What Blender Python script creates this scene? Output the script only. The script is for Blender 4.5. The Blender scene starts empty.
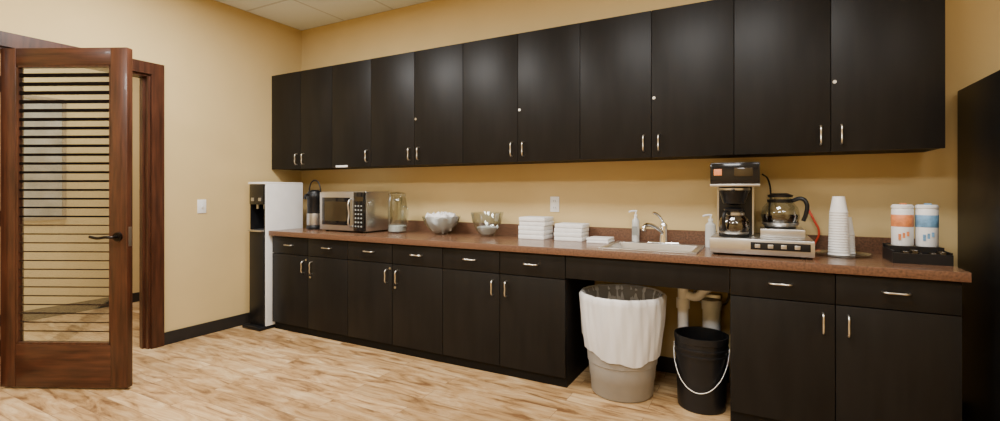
import bpy, bmesh, math, random
from mathutils import Vector, Matrix
random.seed(4)
scene = bpy.context.scene
COL = scene.collection

# ------------------------------------------------------------------ materials
def new_mat(name):
    m = bpy.data.materials.new(name); m.use_nodes = True
    nt = m.node_tree
    return m, nt, nt.nodes['Principled BSDF']

def mat(name, col, rough=0.5, metal=0.0, var=0.08, nscale=12, bump=0.0, bscale=200, stretch=(1,1,1), coat=0.0, spec=0.5, emit=None, trans=0.0):
    m, nt, b = new_mat(name)
    tc = nt.nodes.new('ShaderNodeTexCoord')
    mp = nt.nodes.new('ShaderNodeMapping'); mp.inputs['Scale'].default_value = stretch
    nt.links.new(tc.outputs['Object'], mp.inputs[0])
    n = nt.nodes.new('ShaderNodeTexNoise'); n.inputs['Scale'].default_value = nscale; n.inputs['Detail'].default_value = 5
    nt.links.new(mp.outputs[0], n.inputs['Vector'])
    r = nt.nodes.new('ShaderNodeValToRGB')
    r.color_ramp.elements[0].position = 0.3; r.color_ramp.elements[1].position = 0.7
    r.color_ramp.elements[0].color = [c*(1-var) for c in col]+[1]
    r.color_ramp.elements[1].color = [min(1,c*(1+var)) for c in col]+[1]
    nt.links.new(n.outputs[0], r.inputs[0]); nt.links.new(r.outputs[0], b.inputs['Base Color'])
    b.inputs['Roughness'].default_value = rough; b.inputs['Metallic'].default_value = metal
    b.inputs['Coat Weight'].default_value = coat; b.inputs['Specular IOR Level'].default_value = spec
    if trans: b.inputs['Transmission Weight'].default_value = trans
    if bump:
        n2 = nt.nodes.new('ShaderNodeTexNoise'); n2.inputs['Scale'].default_value = bscale
        nt.links.new(mp.outputs[0], n2.inputs['Vector'])
        bp = nt.nodes.new('ShaderNodeBump'); bp.inputs['Strength'].default_value = bump; bp.inputs['Distance'].default_value = 0.004
        nt.links.new(n2.outputs[0], bp.inputs['Height']); nt.links.new(bp.outputs[0], b.inputs['Normal'])
    if emit:
        b.inputs['Emission Color'].default_value = (*col,1); b.inputs['Emission Strength'].default_value = emit
    return m

def glass_mat(name, tint=(1,1,1), refl=0.1, rough=0.02):
    m = bpy.data.materials.new(name); m.use_nodes = True; nt = m.node_tree; nt.nodes.clear()
    o = nt.nodes.new('ShaderNodeOutputMaterial'); mx = nt.nodes.new('ShaderNodeMixShader')
    t = nt.nodes.new('ShaderNodeBsdfTransparent'); t.inputs[0].default_value = (*tint,1)
    g = nt.nodes.new('ShaderNodeBsdfGlossy'); g.inputs['Roughness'].default_value = rough
    lw = nt.nodes.new('ShaderNodeLayerWeight'); lw.inputs[0].default_value = 0.25
    ad = nt.nodes.new('ShaderNodeMath'); ad.operation = 'MULTIPLY_ADD'; ad.inputs[1].default_value = 0.6; ad.inputs[2].default_value = refl
    ad.use_clamp = True
    nt.links.new(lw.outputs['Facing'], ad.inputs[0]); nt.links.new(ad.outputs[0], mx.inputs[0])
    nt.links.new(t.outputs[0], mx.inputs[1]); nt.links.new(g.outputs[0], mx.inputs[2]); nt.links.new(mx.outputs[0], o.inputs[0])
    return m

def floor_mat():
    m, nt, b = new_mat('wood_laminate_floor')
    N = nt.nodes.new; L = nt.links.new
    tc = N('ShaderNodeTexCoord')
    br = N('ShaderNodeTexBrick'); br.offset = 0.37
    br.inputs['Scale'].default_value = 1.0; br.inputs['Brick Width'].default_value = 1.2; br.inputs['Row Height'].default_value = 0.125
    br.inputs['Mortar Size'].default_value = 0.0014; br.inputs['Mortar Smooth'].default_value = 0.1
    br.inputs['Color1'].default_value = (0.0,0.0,0.0,1); br.inputs['Color2'].default_value = (1,1,1,1); br.inputs['Mortar'].default_value = (0.3,0.3,0.3,1)
    L(tc.outputs['Object'], br.inputs['Vector'])
    sep = N('ShaderNodeVectorMath'); sep.operation = 'MULTIPLY_ADD'
    sep.inputs[1].default_value = (5,3,9)
    L(br.outputs['Color'], sep.inputs[0]); L(tc.outputs['Object'], sep.inputs[2])
    mp = N('ShaderNodeMapping'); mp.inputs['Scale'].default_value = (2.6, 12, 1); L(sep.outputs[0], mp.inputs[0])
    n = N('ShaderNodeTexNoise'); n.inputs['Scale'].default_value = 1.3; n.inputs['Detail'].default_value = 8; n.inputs['Roughness'].default_value = 0.66; n.inputs['Distortion'].default_value = 0.8
    L(mp.outputs[0], n.inputs['Vector'])
    r = N('ShaderNodeValToRGB'); e = r.color_ramp.elements
    e[0].position = 0.34; e[0].color = (0.19,0.095,0.038,1)
    e[1].position = 0.68; e[1].color = (0.68,0.50,0.285,1)
    x = e.new(0.48); x.color = (0.46,0.285,0.125,1)
    L(n.outputs[0], r.inputs[0])
    mx = N('ShaderNodeMix'); mx.data_type = 'RGBA'; mx.blend_type = 'MULTIPLY'; mx.inputs[0].default_value = 1
    r2 = N('ShaderNodeValToRGB'); r2.color_ramp.elements[0].color = (0.70,0.66,0.60,1); r2.color_ramp.elements[1].color = (1.0,1.0,1.0,1)
    L(br.outputs['Color'], r2.inputs[0]); L(r.outputs[0], mx.inputs[6]); L(r2.outputs[0], mx.inputs[7])
    mx2 = N('ShaderNodeMix'); mx2.data_type = 'RGBA'; L(br.outputs['Fac'], mx2.inputs[0]); L(mx.outputs[2], mx2.inputs[6]); mx2.inputs[7].default_value = (0.17,0.09,0.04,1)
    L(mx2.outputs[2], b.inputs['Base Color'])
    b.inputs['Roughness'].default_value = 0.42
    b.inputs['Specular IOR Level'].default_value = 0.4
    bp = N('ShaderNodeBump'); bp.inputs['Strength'].default_value = 0.12; bp.inputs['Distance'].default_value = 0.003
    L(n.outputs[0], bp.inputs['Height']); L(bp.outputs[0], b.inputs['Normal'])
    return m

def ceiling_mat():
    m, nt, b = new_mat('ceiling_tile')
    N = nt.nodes.new; L = nt.links.new
    tc = N('ShaderNodeTexCoord'); br = N('ShaderNodeTexBrick'); br.offset = 0
    br.inputs['Scale'].default_value = 1; br.inputs['Brick Width'].default_value = 0.61; br.inputs['Row Height'].default_value = 0.61; br.inputs['Mortar Size'].default_value = 0.012
    br.inputs['Color1'].default_value = (0.82,0.90,0.97,1); br.inputs['Color2'].default_value = (0.80,0.88,0.95,1); br.inputs['Mortar'].default_value = (0.62,0.68,0.73,1)
    L(tc.outputs['Object'], br.inputs['Vector']); L(br.outputs['Color'], b.inputs['Base Color']); b.inputs['Roughness'].default_value = 0.9
    return m

M = {}
M['wall'] = mat('painted_wall', (0.60,0.452,0.212), 0.8, var=0.03, nscale=3, bump=0.08, bscale=300, spec=0.3)
M['ceil'] = ceiling_mat()
M['floor'] = floor_mat()
M['cab'] = mat('black_cabinet_laminate', (0.0088,0.0078,0.0070), 0.42, var=0.2, nscale=6, stretch=(4,4,0.6), bump=0.04, bscale=60, spec=0.17)
M['cabin'] = mat('cabinet_inner', (0.006,0.005,0.0045), 0.6, spec=0.15)
M['kick'] = mat('toe_kick_black', (0.006,0.0055,0.005), 0.6, spec=0.15)
M['counter'] = mat('countertop_laminate', (0.165,0.082,0.044), 0.25, var=0.55, nscale=95, coat=0.1)
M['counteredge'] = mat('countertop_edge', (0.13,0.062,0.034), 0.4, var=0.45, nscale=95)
M['nickel'] = mat('satin_nickel', (0.70,0.67,0.60), 0.3, 1.0, var=0.03)
M['steel'] = mat('stainless_steel', (0.55,0.54,0.52), 0.30, 0.95, var=0.06, nscale=20, stretch=(1,1,20))
M['chrome'] = mat('chrome', (0.85,0.85,0.85), 0.1, 1.0, var=0.02)
M['white'] = mat('white_plastic', (0.80,0.80,0.79), 0.4, var=0.03)
M['paper'] = mat('white_paper', (0.86,0.86,0.85), 0.85, var=0.05, nscale=30, bump=0.1)
M['foam'] = mat('foam_cup', (0.88,0.88,0.86), 0.6, var=0.02)
M['black'] = mat('black_plastic', (0.008,0.008,0.009), 0.35, var=0.15, spec=0.3)
M['blackgl'] = mat('black_gloss', (0.006,0.006,0.007), 0.12, var=0.1, coat=0.3, spec=0.3)
M['fridge'] = mat('fridge_black', (0.007,0.0068,0.0065), 0.4, var=0.2, bump=0.1, bscale=400, spec=0.2)
M['wood'] = mat('dark_cherry_wood', (0.056,0.019,0.009), 0.36, var=0.5, nscale=5, stretch=(8,8,0.7), coat=0.10, spec=0.3)
M['woodh'] = mat('dark_cherry_wood_rail', (0.056,0.019,0.009), 0.36, var=0.5, nscale=5, stretch=(0.7,8,8), coat=0.10, spec=0.3)
M['base'] = mat('baseboard_vinyl', (0.02,0.017,0.015), 0.5, spec=0.3)
M['bronze'] = mat('oil_bronze', (0.02,0.015,0.012), 0.3, 0.8)
M['slat'] = mat('dark_slat', (0.006,0.004,0.003), 0.85, spec=0.05)
M['slat2'] = mat('brown_slat', (0.035,0.021,0.011), 0.85, spec=0.05)
M['pframe'] = mat('frame_tan', (0.20,0.15,0.10), 0.5)
M['glass'] = glass_mat('clear_glass', (0.90,0.92,0.90), 0.04)
M['jar'] = glass_mat('jar_glass', (0.86,0.89,0.88), 0.12)
M['bin'] = mat('bin_plastic', (0.29,0.275,0.25), 0.5, var=0.05)
M['liner'] = mat('bin_liner', (0.70,0.70,0.70), 0.35, var=0.08, nscale=8, bump=0.9, bscale=16, stretch=(1,1,0.3))
M['pvc'] = mat('pvc_pipe', (0.88,0.88,0.87), 0.4, var=0.03)
M['orange'] = mat('orange_label', (0.72,0.24,0.08), 0.5, var=0.25, nscale=40)
M['blue'] = mat('blue_label', (0.16,0.34,0.55), 0.5, var=0.25, nscale=40)
M['coffee'] = mat('coffee', (0.012,0.005,0.003), 0.1)
M['red'] = mat('red_cord', (0.6,0.05,0.02), 0.5)
M['mwglass'] = mat('microwave_window', (0.035,0.024,0.012), 0.12, var=0.3, nscale=4)
M['soap'] = mat('soap_bottle', (0.78,0.80,0.78), 0.2, trans=0.3)
M['print'] = mat('print_paper', (0.27,0.28,0.26), 0.5, var=0.35, nscale=5)
M['emit'] = mat('light_diffuser', (1.0,0.98,0.95), 0.5, emit=3.0)

# ------------------------------------------------------------------ helpers
def obj(name, loc=(0,0,0), rz=0.0):
    e = bpy.data.objects.new(name, None); e.empty_display_size = 0.1
    e.location = loc; e.rotation_euler = (0,0,rz); COL.objects.link(e); return e

def finish(bm, name, m, parent, smooth=False, angle=40):
    me = bpy.data.meshes.new(name)
    bmesh.ops.recalc_face_normals(bm, faces=bm.faces[:])
    bm.to_mesh(me); bm.free()
    if m: me.materials.append(m)
    if smooth:
        me.polygons.foreach_set('use_smooth', [True]*len(me.polygons))
        try: me.set_sharp_from_angle(angle=math.radians(angle))
        except Exception: pass
    o = bpy.data.objects.new(name, me); COL.objects.link(o)
    if parent: o.parent = parent
    return o

def addbox(bm, b):
    x0,x1,y0,y1,z0,z1 = b
    v = [bm.verts.new(p) for p in [(x0,y0,z0),(x1,y0,z0),(x1,y1,z0),(x0,y1,z0),(x0,y0,z1),(x1,y0,z1),(x1,y1,z1),(x0,y1,z1)]]
    for f in [(0,3,2,1),(4,5,6,7),(0,1,5,4),(1,2,6,5),(2,3,7,6),(3,0,4,7)]:
        bm.faces.new([v[i] for i in f])

def box(name, b, m, parent=None, bevel=0.002, seg=2):
    bm = bmesh.new(); addbox(bm, b)
    if bevel: bmesh.ops.bevel(bm, geom=bm.edges[:], offset=bevel, segments=seg, profile=0.5, affect='EDGES')
    return finish(bm, name, m, parent, smooth=bool(bevel))

def boxes(name, bl, m, parent=None, bevel=0.0):
    bm = bmesh.new()
    for b in bl: addbox(bm, b)
    if bevel: bmesh.ops.bevel(bm, geom=bm.edges[:], offset=bevel, segments=2, profile=0.5, affect='EDGES')
    return finish(bm, name, m, parent, smooth=bool(bevel))

def lathe(name, prof, c, m, parent=None, seg=40, fn=None, angle=40):
    bm = bmesh.new(); rings = []
    for (r,z) in prof:
        if r < 1e-5: rings.append([bm.verts.new((c[0],c[1],c[2]+z))])
        else:
            ring = []
            for i in range(seg):
                a = 2*math.pi*i/seg; rr, zz = r, z
                if fn: rr, zz = fn(r, z, a)
                ring.append(bm.verts.new((c[0]+rr*math.cos(a), c[1]+rr*math.sin(a), c[2]+zz)))
            rings.append(ring)
    for a,b in zip(rings, rings[1:]):
        if len(a)==1 and len(b)==1: continue
        for i in range(seg):
            j = (i+1)%seg
            if len(a)==1: bm.faces.new((a[0], b[i], b[j]))
            elif len(b)==1: bm.faces.new((a[i], a[j], b[0]))
            else: bm.faces.new((a[i], a[j], b[j], b[i]))
    return finish(bm, name, m, parent, smooth=True, angle=angle)

def tube(name, pts, r, m, parent=None, closed=False, smooth=True):
    cu = bpy.data.curves.new(name, 'CURVE'); cu.dimensions = '3D'; cu.bevel_depth = r; cu.bevel_resolution = 4; cu.resolution_u = 8; cu.use_fill_caps = True
    s = cu.splines.new('BEZIER' if smooth else 'POLY')
    if smooth:
        s.bezier_points.add(len(pts)-1)
        for p,q in zip(s.bezier_points, pts): p.co = q; p.handle_left_type = p.handle_right_type = 'AUTO'
    else:
        s.points.add(len(pts)-1)
        for p,q in zip(s.points, pts): p.co = (*q,1)
    s.use_cyclic_u = closed
    t = bpy.data.objects.new(name+'_c', cu); COL.objects.link(t)
    me = bpy.data.meshes.new_from_object(t); bpy.data.objects.remove(t); bpy.data.curves.remove(cu)
    me.name = name; me.materials.clear(); me.materials.append(m)
    me.polygons.foreach_set('use_smooth', [True]*len(me.polygons))
    o = bpy.data.objects.new(name, me); COL.objects.link(o)
    if parent: o.parent = parent
    return o

def cyl(name, p0, p1, r, m, parent=None, seg=24, r2=None, bevel=0.0):
    p0, p1 = Vector(p0), Vector(p1); d = p1-p0
    bm = bmesh.new()
    bmesh.ops.create_cone(bm, cap_ends=True, segments=seg, radius1=r, radius2=r if r2 is None else r2, depth=d.length)
    q = Vector((0,0,1)).rotation_difference(d.normalized())
    bmesh.ops.transform(bm, matrix=Matrix.Translation((p0+p1)/2) @ q.to_matrix().to_4x4(), verts=bm.verts[:])
    return finish(bm, name, m, parent, smooth=True)

# ------------------------------------------------------------------ room
CH = 2.87
RX, FY = 6.3, -5.6
boxes('floor', [(-2.02,RX+0.12,FY-0.12,1.4,-0.1,0)], M['floor'])
boxes('ceiling', [(-2.02,RX+0.12,FY-0.12,1.4,CH,CH+0.1)], M['ceil'])
boxes('wall_back', [(0,RX+0.12,0,0.12,0,CH)], M['wall'])
DY0, DY1, DH = -2.28, -1.40, 2.12
boxes('wall_left', [(-0.12,0,FY,DY0,0,CH),(-0.12,0,DY1,1.28,0,CH),(-0.12,0,DY0,DY1,DH,CH)], M['wall'])
boxes('wall_right', [(RX,RX+0.12,FY,0,0,CH)], M['wall'])
boxes('wall_front', [(-0.12,RX+0.12,FY-0.12,FY,0,CH)], M['wall'])
boxes('wall_corridor', [(-2.02,-1.90,FY-0.12,1.28,0,CH)], M['wall'])
boxes('wall_corridor_end', [(-2.02,0,1.28,1.40,0,CH),(-1.90,-0.12,FY-0.12,FY,0,CH)], M['wall'])
boxes('baseboard_left', [(0,0.012,-1.31,0,0,0.10)], M['base'])
boxes('baseboard_left_near', [(0,0.012,FY,DY0-0.09,0,0.10)], M['base'])
boxes('baseboard_corridor', [(-1.90,-1.888,FY,1.28,0,0.10)], M['base'])
boxes('baseboard_corridor_end', [(-1.888,-0.12,1.268,1.28,0,0.10)], M['base'])
boxes('baseboard_back', [(5.0,RX,-0.012,0,0,0.10)], M['base'])
boxes('baseboard_knee_space', [(3.13,3.98,-0.012,0,0,0.10)], M['base'])
boxes('trim_door_casing', [
    (0,0.022,DY1,DY1+0.09,0,DH+0.09),(0,0.022,DY0-0.09,DY0,0,DH+0.09),(0,0.022,DY0,DY1,DH,DH+0.09),
    (-0.142,-0.12,DY1,DY1+0.09,0,DH+0.09),(-0.142,-0.12,DY0-0.09,DY0,0,DH+0.09),(-0.142,-0.12,DY0,DY1,DH,DH+0.09),
    (-0.12,0,DY1-0.018,DY1,0,DH),(-0.12,0,DY0,DY0+0.018,0,DH),(-0.12,0,DY0+0.018,DY1-0.018,DH-0.018,DH),
    (-0.08,-0.045,DY1-0.032,DY1-0.018,0,DH-0.018)], M['wood'])

# ------------------------------------------------------------------ glass door (open)
W, T, H0, H1 = 0.803, 0.044, 0.012, 2.10
d = obj('door_1', (0.026,-2.245,0), math.radians(26.6))
box('hinge_stile', (0,0.098,0,T,H0,H1), M['wood'], d, 0.003)
box('latch_stile', (W-0.105,W,0,T,H0,H1), M['wood'], d, 0.003)
box('top_rail', (0.098,W-0.105,0.001,T-0.001,H1-0.105,H1), M['woodh'], d, 0.002)
box('bottom_rail', (0.098,W-0.105,0.001,T-0.001,H0,0.275), M['woodh'], d, 0.002)
gx0,gx1,gz0,gz1 = 0.098,W-0.105,0.275,H1-0.105
boxes('glazing_bead', [(gx0,gx0+0.012,0.004,T-0.004,gz0,gz1),(gx1-0.012,gx1,0.004,T-0.004,gz0,gz1),(gx0,gx1,0.004,T-0.004,gz0,gz0+0.012),(gx0,gx1,0.004,T-0.004,gz1-0.012,gz1)], M['wood'], d)
boxes('glass_pane', [(gx0+0.005,gx1-0.005,0.018,0.023,gz0+0.005,gz1-0.005)], M['glass'], d)
sl1, sl2 = [], []
n = 30
for i in range(n):
    z = gz1-0.06 - i*0.0545
    h = 0.020-0.0007*i if i < 17 else 0.0085-0.00013*i
    (sl1 if i < 17 else sl2).append((gx0+0.012,gx1-0.012,0.012,0.0175,z-h*0.6,z+h*0.6))
boxes('dark_stripes_upper', sl1, M['slat'], d)
boxes('dark_stripes_lower', sl2, M['slat2'], d)
hx = W-0.055; hz = 0.94
cyl('rosette', (hx,0,hz),(hx,-0.012,hz),0.027,M['bronze'],d)
cyl('rosette_back', (hx,T,hz),(hx,T+0.012,hz),0.027,M['bronze'],d)
tube('lever', [(hx,-0.01,hz),(hx,-0.05,hz),(hx-0.03,-0.058,hz+0.002),(hx-0.08,-0.058,hz-0.004),(hx-0.13,-0.055,hz+0.004)],0.009,M['bronze'],d)
tube('lever_back', [(hx,T+0.01,hz),(hx,T+0.05,hz),(hx-0.03,T+0.058,hz),(hx-0.12,T+0.055,hz)],0.009,M['bronze'],d)
box('latch_plate', (W-0.0005,W+0.001,0.010,0.034,hz-0.06,hz+0.06), M['nickel'], d, 0)
for z in (0.25,1.05,1.88): cyl('hinge', (-0.004,0.0,z-0.05),(-0.004,0.0,z+0.05),0.006,M['bronze'],d,12)

p = obj('framed_picture', (-1.90,-1.46,0))
boxes('frame', [(0.002,0.03,-0.22,-0.19,0.94,2.12),(0.002,0.03,0.19,0.22,0.94,2.12),(0.002,0.03,-0.19,0.19,0.94,0.97),(0.002,0.03,-0.19,0.19,2.09,2.12)], M['pframe'], p)
boxes('print', [(0.002,0.015,-0.19,0.19,0.97,2.09)], M['print'], p)

# ------------------------------------------------------------------ pulls
def pull_v(par, x, y, z, L=0.10):
    tube('pull', [(x,y,z-L/2),(x,y-0.022,z-L/2+0.006),(x,y-0.026,z),(x,y-0.022,z+L/2-0.006),(x,y,z+L/2)],0.0045,M['nickel'],par)
def pull_h(par, x, y, z, L=0.10):
    tube('pull', [(x-L/2,y,z),(x-L/2+0.006,y-0.022,z),(x,y-0.026,z),(x+L/2-0.006,y-0.022,z),(x+L/2,y,z)],0.0045,M['nickel'],par)
def lock(par, x, y, z):
    cyl('cam_lock',(x,y,z),(x,y-0.006,z),0.009,M['nickel'],par,16)

# ------------------------------------------------------------------ upper cabinets
UZ0, UZ1, UF = 1.43, 2.33, -0.35
UE = 4.937; w = 0.4575
def upper(x0, x1, nd, tag=False, haslock=True):
    c = obj('wall_cabinet', (x0,0,0)); L = x1-x0
    boxes('carcass', [(0.0005,L-0.0005,UF+0.02,-0.001,UZ0,UZ1)], M['cabin'], c)
    dw = L/nd
    for i in range(nd):
        box('door_panel', (i*dw+0.0015,(i+1)*dw-0.0015,UF,UF+0.019,UZ0-0.004,UZ1), M['cab'], c, 0.0015)
    if nd == 2:
        pull_v(c, dw-0.045, UF, UZ0+0.085); pull_v(c, dw+0.045, UF, UZ0+0.085)
        if haslock: lock(c, dw+0.016, UF, 1.79)
    else: pull_v(c, dw-0.04, UF, UZ0+0.085)
    if tag: box('label_tag', (0.05,0.19,UF-0.003,UF+0.0,UZ0-0.002,UZ0+0.014), M['white'], c, 0)
    return c
x = UE
for k in range(4):
    upper(x-2*w, x, 2); x -= 2*w
upper(x-w, x, 1, tag=True); x -= w
c = upper(0.004, x, 2, haslock=False)

# ------------------------------------------------------------------ base cabinets
BX0, BF, bw = 0.356, -0.603, 0.4572
CT0, CT1 = 0.832, 0.87
def basecab(x0, lockp=False):
    c = obj('base_cabinet', (x0,0,0)); L = 2*bw
    boxes('carcass', [(0.0005,L-0.0005,BF+0.02,-0.001,0.075,CT0)], M['cabin'], c)
    boxes('toe_kick', [(0.0005,L-0.0005,BF+0.03,-0.05,0,0.075)], M['kick'], c)
    for i in range(2):
        box('door_panel', (i*bw+0.002,(i+1)*bw-0.002,BF,BF+0.019,0.068,0.672), M['cab'], c, 0.0015)
        box('drawer_front', (i*bw+0.002,(i+1)*bw-0.002,BF,BF+0.019,0.677,CT0-0.012), M['cab'], c, 0.0015)
        pull_h(c, (i+0.5)*bw, BF, 0.755)
    pull_v(c, bw-0.05, BF, 0.58); pull_v(c, bw+0.05, BF, 0.58)
    if lockp: lock(c, bw-0.02, BF, 0.64); lock(c, bw+0.03, BF, 0.50)
    return c
for k in (0,2,4,8): basecab(BX0+k*bw, k in (0,2))
KX0, KX1 = BX0+6*bw, BX0+8*bw
a = obj('sink_apron', (KX0,0,0))
box('apron_panel', (0.002,2*bw-0.002,BF,BF+0.019,0.685,CT0-0.012), M['cab'], a, 0.0015)
boxes('apron_rail', [(0.002,2*bw-0.002,BF+0.019,BF+0.04,0.70,CT0-0.001)], M['cabin'], a)

# countertop with sink cut-out
CX0, CX1, CF = 0.346, 4.948, -0.632
SX0,SX1,SY0,SY1 = 3.29,3.845,-0.545,-0.095
ct = obj('countertop', (0,0,0))
hx0,hx1,hy0,hy1 = SX0+0.02,SX1-0.02,SY0+0.02,SY1-0.02
boxes('slab', [(CX0,hx0,CF+0.006,0,CT0,CT1),(hx1,CX1,CF+0.006,0,CT0,CT1),(hx0,hx1,CF+0.006,hy0,CT0,CT1),(hx0,hx1,hy1,0,CT0,CT1)], M['counter'], ct)
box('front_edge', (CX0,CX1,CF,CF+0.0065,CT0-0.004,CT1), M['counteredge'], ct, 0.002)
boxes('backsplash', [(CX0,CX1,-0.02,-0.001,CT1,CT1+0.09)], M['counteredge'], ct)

# sink
s = obj('kitchen_sink', (0,0,0))
boxes('rim', [(SX0,SX1,SY0,hy0+0.015,CT1,CT1+0.008),(SX0,SX1,hy1-0.06,SY1,CT1,CT1+0.008),(SX0,hx0+0.015,hy0+0.015,hy1-0.06,CT1,CT1+0.008),(hx1-0.015,SX1,hy0+0.015,hy1-0.06,CT1,CT1+0.008)], M['steel'], s, 0.002)
bx0,bx1,by0,by1,bz = hx0+0.012,hx1-0.012,hy0+0.012,hy1-0.06,0.71
bm = bmesh.new()
t = [bm.verts.new(q) for q in [(bx0,by0,CT1+0.006),(bx1,by0,CT1+0.006),(bx1,by1,CT1+0.006),(bx0,by1,CT1+0.006)]]
b2 = [bm.verts.new(q) for q in [(bx0+.03,by0+.03,bz),(bx1-.03,by0+.03,bz),(bx1-.03,by1-.03,bz),(bx0+.03,by1-.03,bz)]]
bm.faces.new(b2)
for i in range(4): bm.faces.new((t[i],t[(i+1)%4],b2[(i+1)%4],b2[i]))
finish(bm,'basin',M['steel'],s)
cyl('drain',((bx0+bx1)/2,(by0+by1)/2,bz+0.001),((bx0+bx1)/2,(by0+by1)/2,bz+0.004),0.04,M['chrome'],s)
# faucet
fx, fy, fz = 3.60, -0.125, CT1+0.009
f = obj('sink_faucet', (fx,fy,fz))
box('deck_plate', (-0.10,0.10,-0.024,0.024,0,0.010), M['chrome'], f, 0.005, 3)
lathe('body', [(0.0,0.008),(0.029,0.008),(0.027,0.03),(0.024,0.09),(0.026,0.115),(0.018,0.13),(0,0.133)], (0,0,0), M['chrome'], f)
tube('spout', [(0,-0.005,0.06),(-0.03,-0.06,0.10),(-0.07,-0.12,0.125),(-0.09,-0.155,0.118),(-0.095,-0.165,0.09)],0.013,M['chrome'],f)
tube('lever', [(0,0,0.125),(-0.008,-0.01,0.15),(-0.035,-0.04,0.190),(-0.055,-0.06,0.200)],0.009,M['chrome'],f)

def soap(x,y,z,h,r,mbody):
    o = obj('soap_dispenser', (x,y,z))
    lathe('bottle', [(0,0),(r,0),(r*1.03,0.01),(r,h*0.5),(r*0.95,h*0.68),(r*0.4,h*0.76),(r*0.36,h*0.8),(0,h*0.8)], (0,0,0), mbody, o, 28)
    cyl('collar',(0,0,h*0.79),(0,0,h*0.86),r*0.45,M['white'],o,20)
    cyl('pump_stem',(0,0,h*0.86),(0,0,h*0.96),0.005,M['white'],o,12)
    tube('nozzle',[(0.008,0,h*0.965),(0,0,h*0.97),(-0.02,-0.01,h*0.97),(-0.042,-0.02,h*0.94)],0.0065,M['white'],o)
    return o
soap(3.405,-0.06,CT1+0.0,0.22,0.025,M['soap'])
soap(3.880,-0.12,CT1,0.205,0.031,M['soap'])
boxes('label',[(-0.018,0.018,-0.0275,-0.026,0.05,0.11)],M['print'],bpy.data.objects['soap_dispenser'])

# ------------------------------------------------------------------ water cooler
wc = obj('water_cooler', (0.10,-0.66,0))
wd, dp, hh = 0.238, 0.40, 1.30
box('left_side', (0,0.02,0.03,dp,0.03,hh-0.02), M['white'], wc, 0.004)
box('right_side', (wd-0.02,wd,0.012,dp,0.03,hh-0.012), M['white'], wc, 0.006)
box('back_core', (0.02,wd-0.02,0.14,dp,0.03,hh-0.02), M['white'], wc, 0.002)
box('top_cap', (0.0,wd,0.0,dp,hh-0.02,hh), M['white'], wc, 0.006)
box('lower_front', (0.02,wd-0.02,0.0,0.14,0.03,0.86), M['black'], wc, 0.006)
box('upper_front', (0.02,wd-0.02,0.0,0.14,1.10,hh-0.02), M['blackgl'], wc, 0.006)
box('alcove_back', (0.02,wd-0.02,0.13,0.14,0.86,1.10), M['black'], wc, 0)
boxes('alcove_cheeks', [(0.02,0.024,0.01,0.13,0.86,1.10),(wd-0.024,wd-0.02,0.01,0.13,0.86,1.10)], M['black'], wc)
box('drip_tray', (0.03,wd-0.03,-0.02,0.13,0.86,0.875), M['steel'], wc, 0.003)
for q in (0.07,wd-0.07):
    cyl('tap',(q,0.05,1.11),(q,0.05,1.06),0.012,M['steel'],wc,16)
    box('tap_button',(q-0.018,q+0.018,-0.006,0.004,1.13,1.16),M['steel'],wc,0.003)
box('base_plate', (-0.01,wd-0.002,-0.05,dp,0.0,0.03), M['black'], wc, 0.008)

# ------------------------------------------------------------------ airpot
ap = obj('airpot', (0.545,-0.30,CT1))
lathe('body', [(0,0),(0.072,0),(0.075,0.01),(0.072,0.03),(0.068,0.035),(0.068,0.27),(0.074,0.28),(0.074,0.31),(0.06,0.345),(0.03,0.36),(0,0.362)], (0,0,0), M['black'], ap)
lathe('steel_sleeve', [(0.0695,0.04),(0.0705,0.045),(0.0705,0.14),(0.0695,0.145)], (0,0,0), M['steel'], ap)
tube('handle', [(-0.072,0,0.30),(-0.07,0,0.38),(-0.03,0,0.44),(0.03,0,0.44),(0.07,0,0.38),(0.072,0,0.30)],0.006,M['black'],ap)
tube('spout', [(0,-0.06,0.31),(0,-0.10,0.315),(0,-0.115,0.28)],0.010,M['black'],ap)

# ------------------------------------------------------------------ microwave
mw = obj('microwave_oven', (0.765,-0.44,CT1))
mwW, mwD, mwH = 0.525, 0.32, 0.345
box('case', (0,mwW,0.02,mwD,0.012,mwH), M['steel'], mw, 0.005)
box('door_frame', (0.002,mwW-0.125,0,0.02,0.016,mwH-0.004), M['steel'], mw, 0.005)
box('door_window', (0.035,mwW-0.16,-0.003,0.002,0.06,mwH-0.05), M['blackgl'], mw, 0.001)
box('window_screen', (0.07,mwW-0.195,-0.0045,-0.002,0.095,mwH-0.085), M['mwglass'], mw, 0.0)
box('control_panel', (mwW-0.122,mwW-0.002,0,0.02,0.016,mwH-0.004), M['blackgl'], mw, 0.004)
tube('door_handle', [(mwW-0.14,0.0,0.05),(mwW-0.14,-0.03,0.06),(mwW-0.14,-0.032,0.16),(mwW-0.14,-0.03,0.27),(mwW-0.14,0.0,0.28)],0.008,M['steel'],mw)
box('display', (mwW-0.11,mwW-0.015,-0.002,0.001,0.265,0.30), M['mwglass'], mw, 0)
boxes('buttons', [(mwW-0.105+i*0.032,mwW-0.090+i*0.032,-0.002,0.001,0.05+j*0.034,0.062+j*0.034) for i in range(3) for j in range(6)], M['print'], mw)
for q in [(0.04,0.05),(mwW-0.04,0.05),(0.04,mwD-0.04),(mwW-0.04,mwD-0.04)]: cyl('foot',(q[0],q[1],0),(q[0],q[1],0.013),0.014,M['black'],mw,12)

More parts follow.
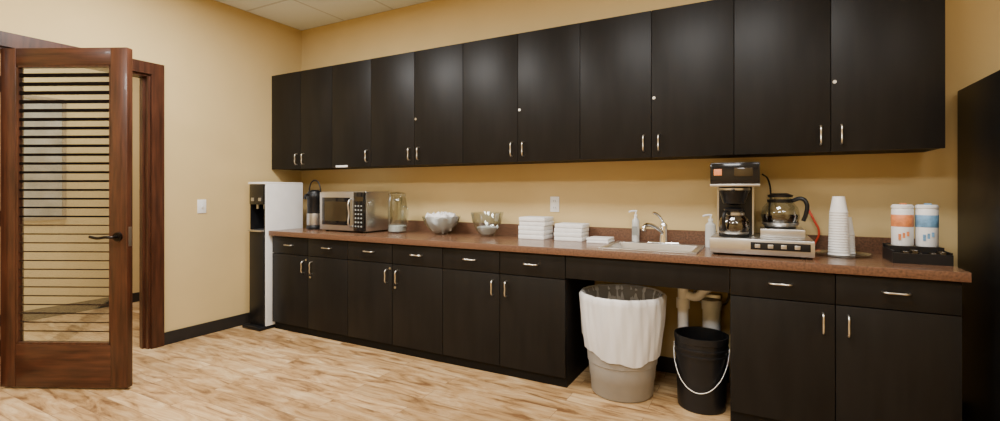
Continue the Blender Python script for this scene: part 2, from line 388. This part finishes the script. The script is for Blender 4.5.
# glass beverage jar
j = obj('glass_beverage_jar', (1.475,-0.25,CT1))
lathe('jar', [(0,0.001),(0.072,0.001),(0.078,0.012),(0.078,0.25),(0.074,0.28),(0.068,0.30),(0.070,0.315),(0.066,0.315),(0.063,0.302),(0.070,0.276),(0.074,0.25),(0.074,0.014),(0,0.01)], (0,0,0), M['jar'], j)
lathe('lid', [(0,0.316),(0.073,0.316),(0.074,0.328),(0.05,0.338),(0.015,0.342),(0,0.344)], (0,0,0), M['jar'], j)
lathe('contents', [(0,0.0115),(0.072,0.0155),(0.072,0.060),(0,0.060)], (0,0,0), M['paper'], j)
tube('handle', [(0.078,-0.01,0.22),(0.115,-0.02,0.22),(0.125,-0.02,0.14),(0.115,-0.02,0.06),(0.078,-0.01,0.05)],0.007,M['jar'],j)

# bowls
b1 = obj('glass_serving_bowl', (1.88,-0.185,CT1))
def crump(r,z,a):
    k = 1+0.05*math.sin(5*a+z*40)+0.035*math.sin(11*a-z*70)
    return r*k, z+ 0.012*math.sin(7*a+r*60)+0.008*math.sin(3*a-r*90)
lathe('bowl', [(0,0.001),(0.055,0.001),(0.06,0.006),(0.10,0.04),(0.135,0.085),(0.158,0.145),(0.154,0.146),(0.131,0.09),(0.095,0.044),(0.055,0.012),(0,0.010)], (0,0,0), M['jar'], b1, 48)
lathe('crumpled_paper', [(0,0.020),(0.055,0.024),(0.09,0.050),(0.118,0.095),(0.13,0.140),(0.115,0.158),(0.08,0.162),(0.05,0.150),(0.025,0.168),(0,0.160)], (0,0,0), M['paper'], b1, 64, crump, 30)
b2_ = obj('glass_bowl', (2.30,-0.175,CT1))
lathe('bowl', [(0,0.001),(0.05,0.001),(0.055,0.008),(0.085,0.05),(0.115,0.12),(0.128,0.185),(0.124,0.185),(0.110,0.12),(0.08,0.053),(0.05,0.014),(0,0.012)], (0,0,0), M['jar'], b2_, 48)
lathe('white_liner', [(0,0.014),(0.045,0.018),(0.068,0.045),(0.080,0.07),(0.06,0.078),(0.03,0.068),(0,0.074)], (0,0,0), M['paper'], b2_, 32, lambda r,z,a:(r*(1+0.04*math.sin(6*a)), z))

def stack(name, x0,x1,y0,y1,h,n):
    o = obj(name, ((x0+x1)/2,(y0+y1)/2,CT1)); hx_, hy_ = (x1-x0)/2,(y1-y0)/2
    t = h/n
    for i in range(n):
        jx, jy = random.uniform(-.004,.004), random.uniform(-.004,.004)
        box('folded_towels', (-hx_+jx,hx_+jx,-hy_+jy,hy_+jy,i*t+(0.0005 if i else 0),(i+1)*t-0.0008), M['paper'], o, min(0.005,t*0.3))
    return o
stack('paper_towel_stack', 2.590,2.795,-0.215,-0.04,0.16,5)
stack('paper_towel_stack', 2.870,3.075,-0.215,-0.05,0.12,4)
stack('napkin_stack', 3.12,3.27,-0.26,-0.10,0.035,2)

# ------------------------------------------------------------------ coffee brewer
cbx, cby = 3.908, -0.515
cb = obj('coffee_brewer', (cbx,cby,CT1))
box('base', (0,0.488,0,0.40,0.012,0.095), M['steel'], cb, 0.005)
for q in [(0.03,0.04),(0.44,0.04),(0.03,0.36),(0.44,0.36)]: cyl('foot',(q[0],q[1],0),(q[0],q[1],0.013),0.015,M['black'],cb,12)
box('switch_panel', (0.20,0.47,-0.003,0.002,0.04,0.080), M['black'], cb, 0.001)
for i in range(4): box('switch', (0.22+i*0.06,0.245+i*0.06,-0.008,-0.002,0.050,0.070), M['steel'], cb, 0.002)
box('upper_warmer_step', (0.245,0.460,0.17,0.40,0.095,0.140), M['steel'], cb, 0.004)
cyl('warmer_plate_low',(0.115,0.12,0.095),(0.115,0.12,0.103),0.078,M['black'],cb,32)
cyl('warmer_plate_high',(0.345,0.28,0.140),(0.345,0.28,0.148),0.078,M['black'],cb,32)
box('column', (0.03,0.205,0.24,0.40,0.095,0.40), M['black'], cb, 0.006)
boxes('column_trim', [(0.205,0.213,0.24,0.40,0.10,0.385),(0.022,0.03,0.24,0.40,0.10,0.385)], M['steel'], cb)
box('head', (0.0,0.245,0.02,0.40,0.385,0.505), M['blackgl'], cb, 0.008)
box('head_trim', (0.0,0.245,0.016,0.40,0.375,0.388), M['steel'], cb, 0.002)
box('badge', (0.02,0.060,0.016,0.021,0.435,0.470), M['orange'], cb, 0.001)
box('display', (0.12,0.21,0.016,0.021,0.43,0.475), M['mwglass'], cb, 0.001)
lathe('brew_funnel', [(0,0.374),(0.078,0.374),(0.078,0.345),(0.072,0.335),(0.055,0.280),(0.02,0.27),(0,0.27)], (0.115,0.12,0), M['black'], cb)
lathe('funnel_ring', [(0.077,0.353),(0.082,0.355),(0.082,0.365),(0.077,0.367)], (0.115,0.12,0), M['steel'], cb)
tube('funnel_handle', [(0.115,0.05,0.352),(0.115,0.0,0.352),(0.115,-0.04,0.345)],0.010,M['black'],cb)
def carafe(x,y,z,ang,k=1.0,lvl=1):
    o = obj('coffee_carafe', (x,y,z), ang); o.scale = (k,k,k)
    lathe('glass_body', [(0,0.001),(0.06,0.001),(0.074,0.02),(0.080,0.05),(0.072,0.088),(0.052,0.112),(0.044,0.125),(0.046,0.135)], (0,0,0), M['jar'], o)
    if lvl: lathe('coffee', [(0,0.003),(0.058,0.004),(0.072,0.022),(0.0775,0.05),(0.070,0.086),(0.052,0.108),(0,0.108)], (0,0,0), M['coffee'], o)
    else: lathe('coffee', [(0,0.003),(0.058,0.004),(0.072,0.022),(0.0775,0.05),(0.0765,0.058),(0,0.058)], (0,0,0), M['coffee'], o)
    lathe('collar', [(0.046,0.112),(0.053,0.112),(0.053,0.126),(0.046,0.126)], (0,0,0), M['black'] if not lvl else M['steel'], o)
    lathe('lid', [(0.0,0.136),(0.05,0.136),(0.052,0.146),(0.03,0.155),(0,0.155)], (0,0,0), M['black'], o)
    tube('handle', [(0.048,0,0.12),(0.09,0,0.13),(0.108,0,0.11),(0.105,0,0.06),(0.095,0,0.03)],0.009,M['black'],o)
    lathe('base_band', [(0.062,0.0),(0.0745,0.012),(0.0765,0.020),(0.0745,0.021)], (0,0,0), M['steel'], o)
    return o
carafe(cbx+0.115,cby+0.12,CT1+0.1035,math.radians(-115),1.0,1)
carafe(cbx+0.345,cby+0.28,CT1+0.1485,math.radians(-20),1.22,0)
tube('power_cord', [(4.165,-0.12,1.32),(4.195,-0.05,1.29),(4.21,-0.03,1.20),(4.20,-0.03,1.08),(4.215,-0.03,0.98)],0.005,M['black'])
tube('red_power_cord', [(4.40,-0.035,1.12),(4.43,-0.05,1.05),(4.455,-0.05,0.98),(4.43,-0.05,0.90),(4.425,-0.06,0.876),(4.46,-0.07,0.876)],0.006,M['red'])
# ------------------------------------------------------------------ cups
def cupstack(x,y,z,h,r):
    o = obj('foam_cup_stack', (x,y,z)); prof = []
    hh_ = 0.09; nr = int((h-hh_)/0.014)
    prof = [(r*0.96,0),(r,0.001),(r,0.006),(r*0.965,0.007)]
    for i in range(nr):
        z0 = 0.007+i*0.014; sc = 1-0.16*(z0/h)
        prof += [(r*0.95*sc,z0+0.004),(r*0.96*sc,z0+0.011),(r*1.0*sc,z0+0.012),(r*1.0*sc,z0+0.0135)]
    zt = 0.007+nr*0.014; sc = 1-0.16*(zt/h)
    prof += [(r*0.94*sc,zt+0.002),(r*0.64*sc,h),(0,h)]
    lathe('nested_cups', prof, (0,0,0), M['foam'], o, 36, angle=60)
cupstack(4.525,-0.25,CT1+0.006,0.315,0.049)
cupstack(4.570,-0.150,CT1+0.006,0.20,0.044)
tr = obj('clear_plastic_tray', (4.54,-0.22,CT1))
lathe('tray', [(0,0),(0.125,0),(0.135,0.012),(0.142,0.015),(0.136,0.015),(0.125,0.005),(0,0.005)], (0,0,0), M['jar'], tr, 36, lambda r,z,a:(r*(1+0.03*math.cos(4*a)),z))

# ------------------------------------------------------------------ condiment caddy + canisters
ct_ = obj('condiment_caddy', (4.720,-0.43,CT1))
cw, cd = 0.224, 0.22
boxes('tray', [(0,cw,0,cd,0,0.008),(0,cw,0,0.008,0.008,0.05),(0,cw,cd-0.008,cd,0.008,0.078),(0,0.008,0.008,cd-0.008,0.008,0.06),(cw-0.008,cw,0.008,cd-0.008,0.008,0.06),(0.008,cw-0.008,0.095,0.101,0.008,0.076),(0.008,cw-0.008,0.101,cd-0.008,0.008,0.074),(cw/2-0.003,cw/2+0.003,0.008,0.095,0.008,0.05)], M['black'], ct_)
boxes('packets', [(0.015+i*0.032,0.038+i*0.032,0.018+0.01*(i%2),0.088,0.008,0.048+0.008*(i%3)) for i in range(3)]+[(0.122+i*0.03,0.144+i*0.03,0.018+0.01*(i%2),0.088,0.008,0.045+0.008*(i%3)) for i in range(3)], M['mwglass'], ct_, 0.003)
def canister(x,y,ml):
    o = obj('creamer_canister', (x,y,CT1+0.0745)); r = 0.0445
    lathe('body', [(0,0),(r-0.002,0),(r,0.004),(r,0.182),(r-0.004,0.188),(0,0.188)], (0,0,0), M['white'], o)
    lathe('label', [(r+0.0002,0.095),(r+0.0008,0.096),(r+0.0008,0.155),(r+0.0002,0.156)], (0,0,0), ml, o)
    lathe('lid', [(r-0.004,0.186),(r+0.001,0.190),(r+0.001,0.200),(r-0.006,0.207),(0,0.207)], (0,0,0), M['white'], o)
    box('lid_tab', (-0.012,0.012,-0.03,0.0,0.2065,0.214), ml, o, 0.002)
    boxes('lower_label', [(-0.012+i*0.016-0.012,-0.002+i*0.016-0.012,-r-0.001,-r*0.88,0.03+0.01*i,0.06+0.006*i) for i in range(3)], ml, o)
canister(4.790,-0.268,M['orange']); canister(4.886,-0.268,M['blue'])

# ------------------------------------------------------------------ outlets
def plate(name, loc, axis):
    o = obj(name, loc)
    if axis == 'y':
        box('plate', (-0.036,0.036,-0.006,0,-0.058,0.058), M['white'], o, 0.002)
        for z in (-0.025,0.025):
            box('socket', (-0.016,0.016,-0.009,-0.005,z-0.014,z+0.014), M['white'], o, 0.003)
            boxes('slots', [(-0.008,-0.005,-0.0096,-0.008,z-0.006,z+0.006),(0.005,0.008,-0.0096,-0.008,z-0.006,z+0.006)], M['black'], o)
    else:
        box('plate', (0,0.006,-0.036,0.036,-0.058,0.058), M['white'], o, 0.002)
        box('toggle', (0.005,0.016,-0.006,0.006,-0.012,0.012), M['white'], o, 0.002)
plate('wall_outlet', (2.79,0,1.12), 'y')
plate('light_switch', (0,-1.01,1.09), 'x')

# ------------------------------------------------------------------ under sink
tc_ = obj('trash_can', (3.410,-0.455,0))
lathe('bin', [(0,0.002),(0.175,0.002),(0.183,0.012),(0.19,0.10),(0.194,0.105),(0.200,0.19),(0.206,0.195),(0.212,0.30),(0.228,0.58),(0.240,0.585),(0.240,0.60),(0.230,0.60),(0.217,0.57),(0.180,0.03),(0,0.02)], (0,0,0), M['bin'], tc_, 48)
def lin(r,z,a):
    k = 1+ (0.010*math.sin(9*a+z*10)+0.010*math.sin(17*a-z*14)+0.009*math.sin(31*a+z*11)+0.006*math.sin(47*a-z*20))
    zz = z + (0.025*math.sin(2*a+0.6)+0.008*math.sin(8*a) if z < 0.31 else 0)
    return r*k, zz
lathe('bag_liner', [(0.205,0.47),(0.222,0.58),(0.232,0.60),(0.244,0.606),(0.254,0.59),(0.252,0.56),(0.250,0.50),(0.244,0.42),(0.236,0.34),(0.229,0.29),(0.223,0.25)], (0,0,0), M['liner'], tc_, 128, lin, angle=80)
lathe('bag_contents', [(0.0,0.47),(0.10,0.49),(0.18,0.48),(0.208,0.47)], (0,0,0), M['liner'], tc_, 48, lin, angle=80)

bk = obj('black_bucket', (3.858,-0.445,0))
lathe('pail', [(0,0.001),(0.122,0.001),(0.126,0.008),(0.136,0.30),(0.142,0.302),(0.142,0.312),(0.137,0.314),(0.138,0.335),(0.144,0.337),(0.144,0.347),(0.139,0.349),(0.140,0.375),(0.144,0.377),(0.144,0.41),(0.137,0.41),(0.134,0.37),(0.12,0.02),(0,0.015)], (0,0,0), M['black'], bk, 48, angle=25)
hp = []
for i in range(13):
    a_ = math.pi*i/12
    hp.append((0.146*math.cos(a_), -0.152*abs(math.sin(a_)), 0.345-0.22*math.sin(a_)))
tube('wire_handle', hp, 0.0022, M['nickel'], bk)

pp = obj('drain_pipe', (0,0,0))
tube('tailpiece',[(3.575,-0.30,0.704),(3.575,-0.30,0.675),(3.60,-0.28,0.665),(3.66,-0.26,0.662),(3.735,-0.25,0.66)],0.018,M['pvc'],pp)
cyl('slip_nut',(3.575,-0.30,0.685),(3.575,-0.30,0.706),0.03,M['pvc'],pp,10)
cyl('vertical_stack',(3.735,-0.25,0.36),(3.735,-0.25,0.69),0.031,M['pvc'],pp)
cyl('stack_coupling',(3.735,-0.25,0.50),(3.735,-0.25,0.56),0.040,M['pvc'],pp)
cyl('stack_coupling_top',(3.735,-0.25,0.63),(3.735,-0.25,0.68),0.040,M['pvc'],pp)
tube('trap', [(3.735,-0.25,0.38),(3.735,-0.25,0.31),(3.735,-0.20,0.27),(3.735,-0.12,0.26),(3.735,-0.002,0.26)],0.028,M['pvc'],pp)
tube('insulated_arm', [(3.755,-0.25,0.585),(3.81,-0.25,0.575),(3.86,-0.25,0.62),(3.92,-0.25,0.655),(3.985,-0.24,0.65)],0.026,M['pvc'],pp)
wf = obj('water_filter', (3.885,0,0))
box('bracket', (-0.05,0.05,-0.06,-0.001,0.50,0.56), M['steel'], wf, 0.002)
cyl('filter_head',(0,-0.115,0.48),(0,-0.115,0.54),0.058,M['pvc'],wf,32)
lathe('cartridge', [(0,0.24),(0.03,0.242),(0.048,0.262),(0.052,0.30),(0.052,0.48),(0,0.48)], (0,-0.115,0), M['pvc'], wf)
tube('supply_line', [(0.055,-0.115,0.515),(0.085,-0.10,0.53),(0.09,-0.06,0.62),(0.07,-0.05,0.69)],0.007,M['steel'],wf)
tube('outlet_line', [(-0.055,-0.115,0.515),(-0.09,-0.10,0.535),(-0.10,-0.07,0.62),(-0.09,-0.06,0.69)],0.007,M['steel'],wf)

# ------------------------------------------------------------------ fridge
fr = obj('refrigerator', (5.062,-0.80,0))
fw = 0.80
box('cabinet', (0,fw,0.07,0.76,0.02,1.745), M['fridge'], fr, 0.006)
box('freezer_door', (0,fw,0,0.065,1.22,1.745), M['fridge'], fr, 0.015, 3)
box('fridge_door', (0,fw,0,0.065,0.10,1.212), M['fridge'], fr, 0.015, 3)
box('kick_grille', (0.01,fw-0.01,0.03,0.07,0.0,0.09), M['black'], fr, 0.003)
for z0,z1 in ((0.65,1.15),(1.27,1.60)):
    tube('handle', [(0.05,0,z0),(0.05,-0.045,z0+0.02),(0.05,-0.05,(z0+z1)/2),(0.05,-0.045,z1-0.02),(0.05,0,z1)],0.012,M['black'],fr)
for q in ((0.05,0.7),(fw-0.05,0.7),(0.05,0.12),(fw-0.05,0.12)): cyl('foot',(q[0],q[1],0),(q[0],q[1],0.022),0.02,M['black'],fr,12)

# ------------------------------------------------------------------ lights
def troffer(x,y,power,sx=1.2,sy=0.6):
    o = obj('ceiling_light', (x,y,CH))
    boxes('frame', [(-sx/2,sx/2,-sy/2,-sy/2+0.03,-0.02,0),(-sx/2,sx/2,sy/2-0.03,sy/2,-0.02,0),(-sx/2,-sx/2+0.03,-sy/2+0.03,sy/2-0.03,-0.02,0),(sx/2-0.03,sx/2,-sy/2+0.03,sy/2-0.03,-0.02,0)], M['white'], o)
    boxes('diffuser', [(-sx/2+0.03,sx/2-0.03,-sy/2+0.03,sy/2-0.03,-0.012,-0.004)], M['emit'], o)
    l = bpy.data.lights.new('lamp', 'AREA'); l.shape = 'RECTANGLE'; l.size = sx-0.08; l.size_y = sy-0.08; l.energy = power; l.color = (1,0.98,0.95)
    lo = bpy.data.objects.new('lamp', l); COL.objects.link(lo); lo.parent = o; lo.location = (0,0,-0.03)
for x,y,pw in ((1.3,-1.8,92),(3.7,-1.8,56),(1.3,-4.0,90),(3.7,-4.0,62),(5.5,-3.2,34)): troffer(x,y,pw)
troffer(-1.0,-1.6,44,0.6,1.2); troffer(-1.0,-4.2,28,0.6,1.2)
wd_ = bpy.data.worlds.new('World'); scene.world = wd_; wd_.use_nodes = True
wd_.node_tree.nodes['Background'].inputs[0].default_value = (1,0.95,0.88,1); wd_.node_tree.nodes['Background'].inputs[1].default_value = 0.3

# ------------------------------------------------------------------ camera
cam = bpy.data.cameras.new('camera'); co = bpy.data.objects.new('camera', cam); COL.objects.link(co)
co.location = (4.15,-3.40,1.22); co.rotation_euler = (math.radians(90),0,math.radians(28.3))
cam.sensor_width = 36; cam.lens = 482/1000*36; cam.shift_y = -0.0195; cam.clip_start = 0.05
scene.camera = co
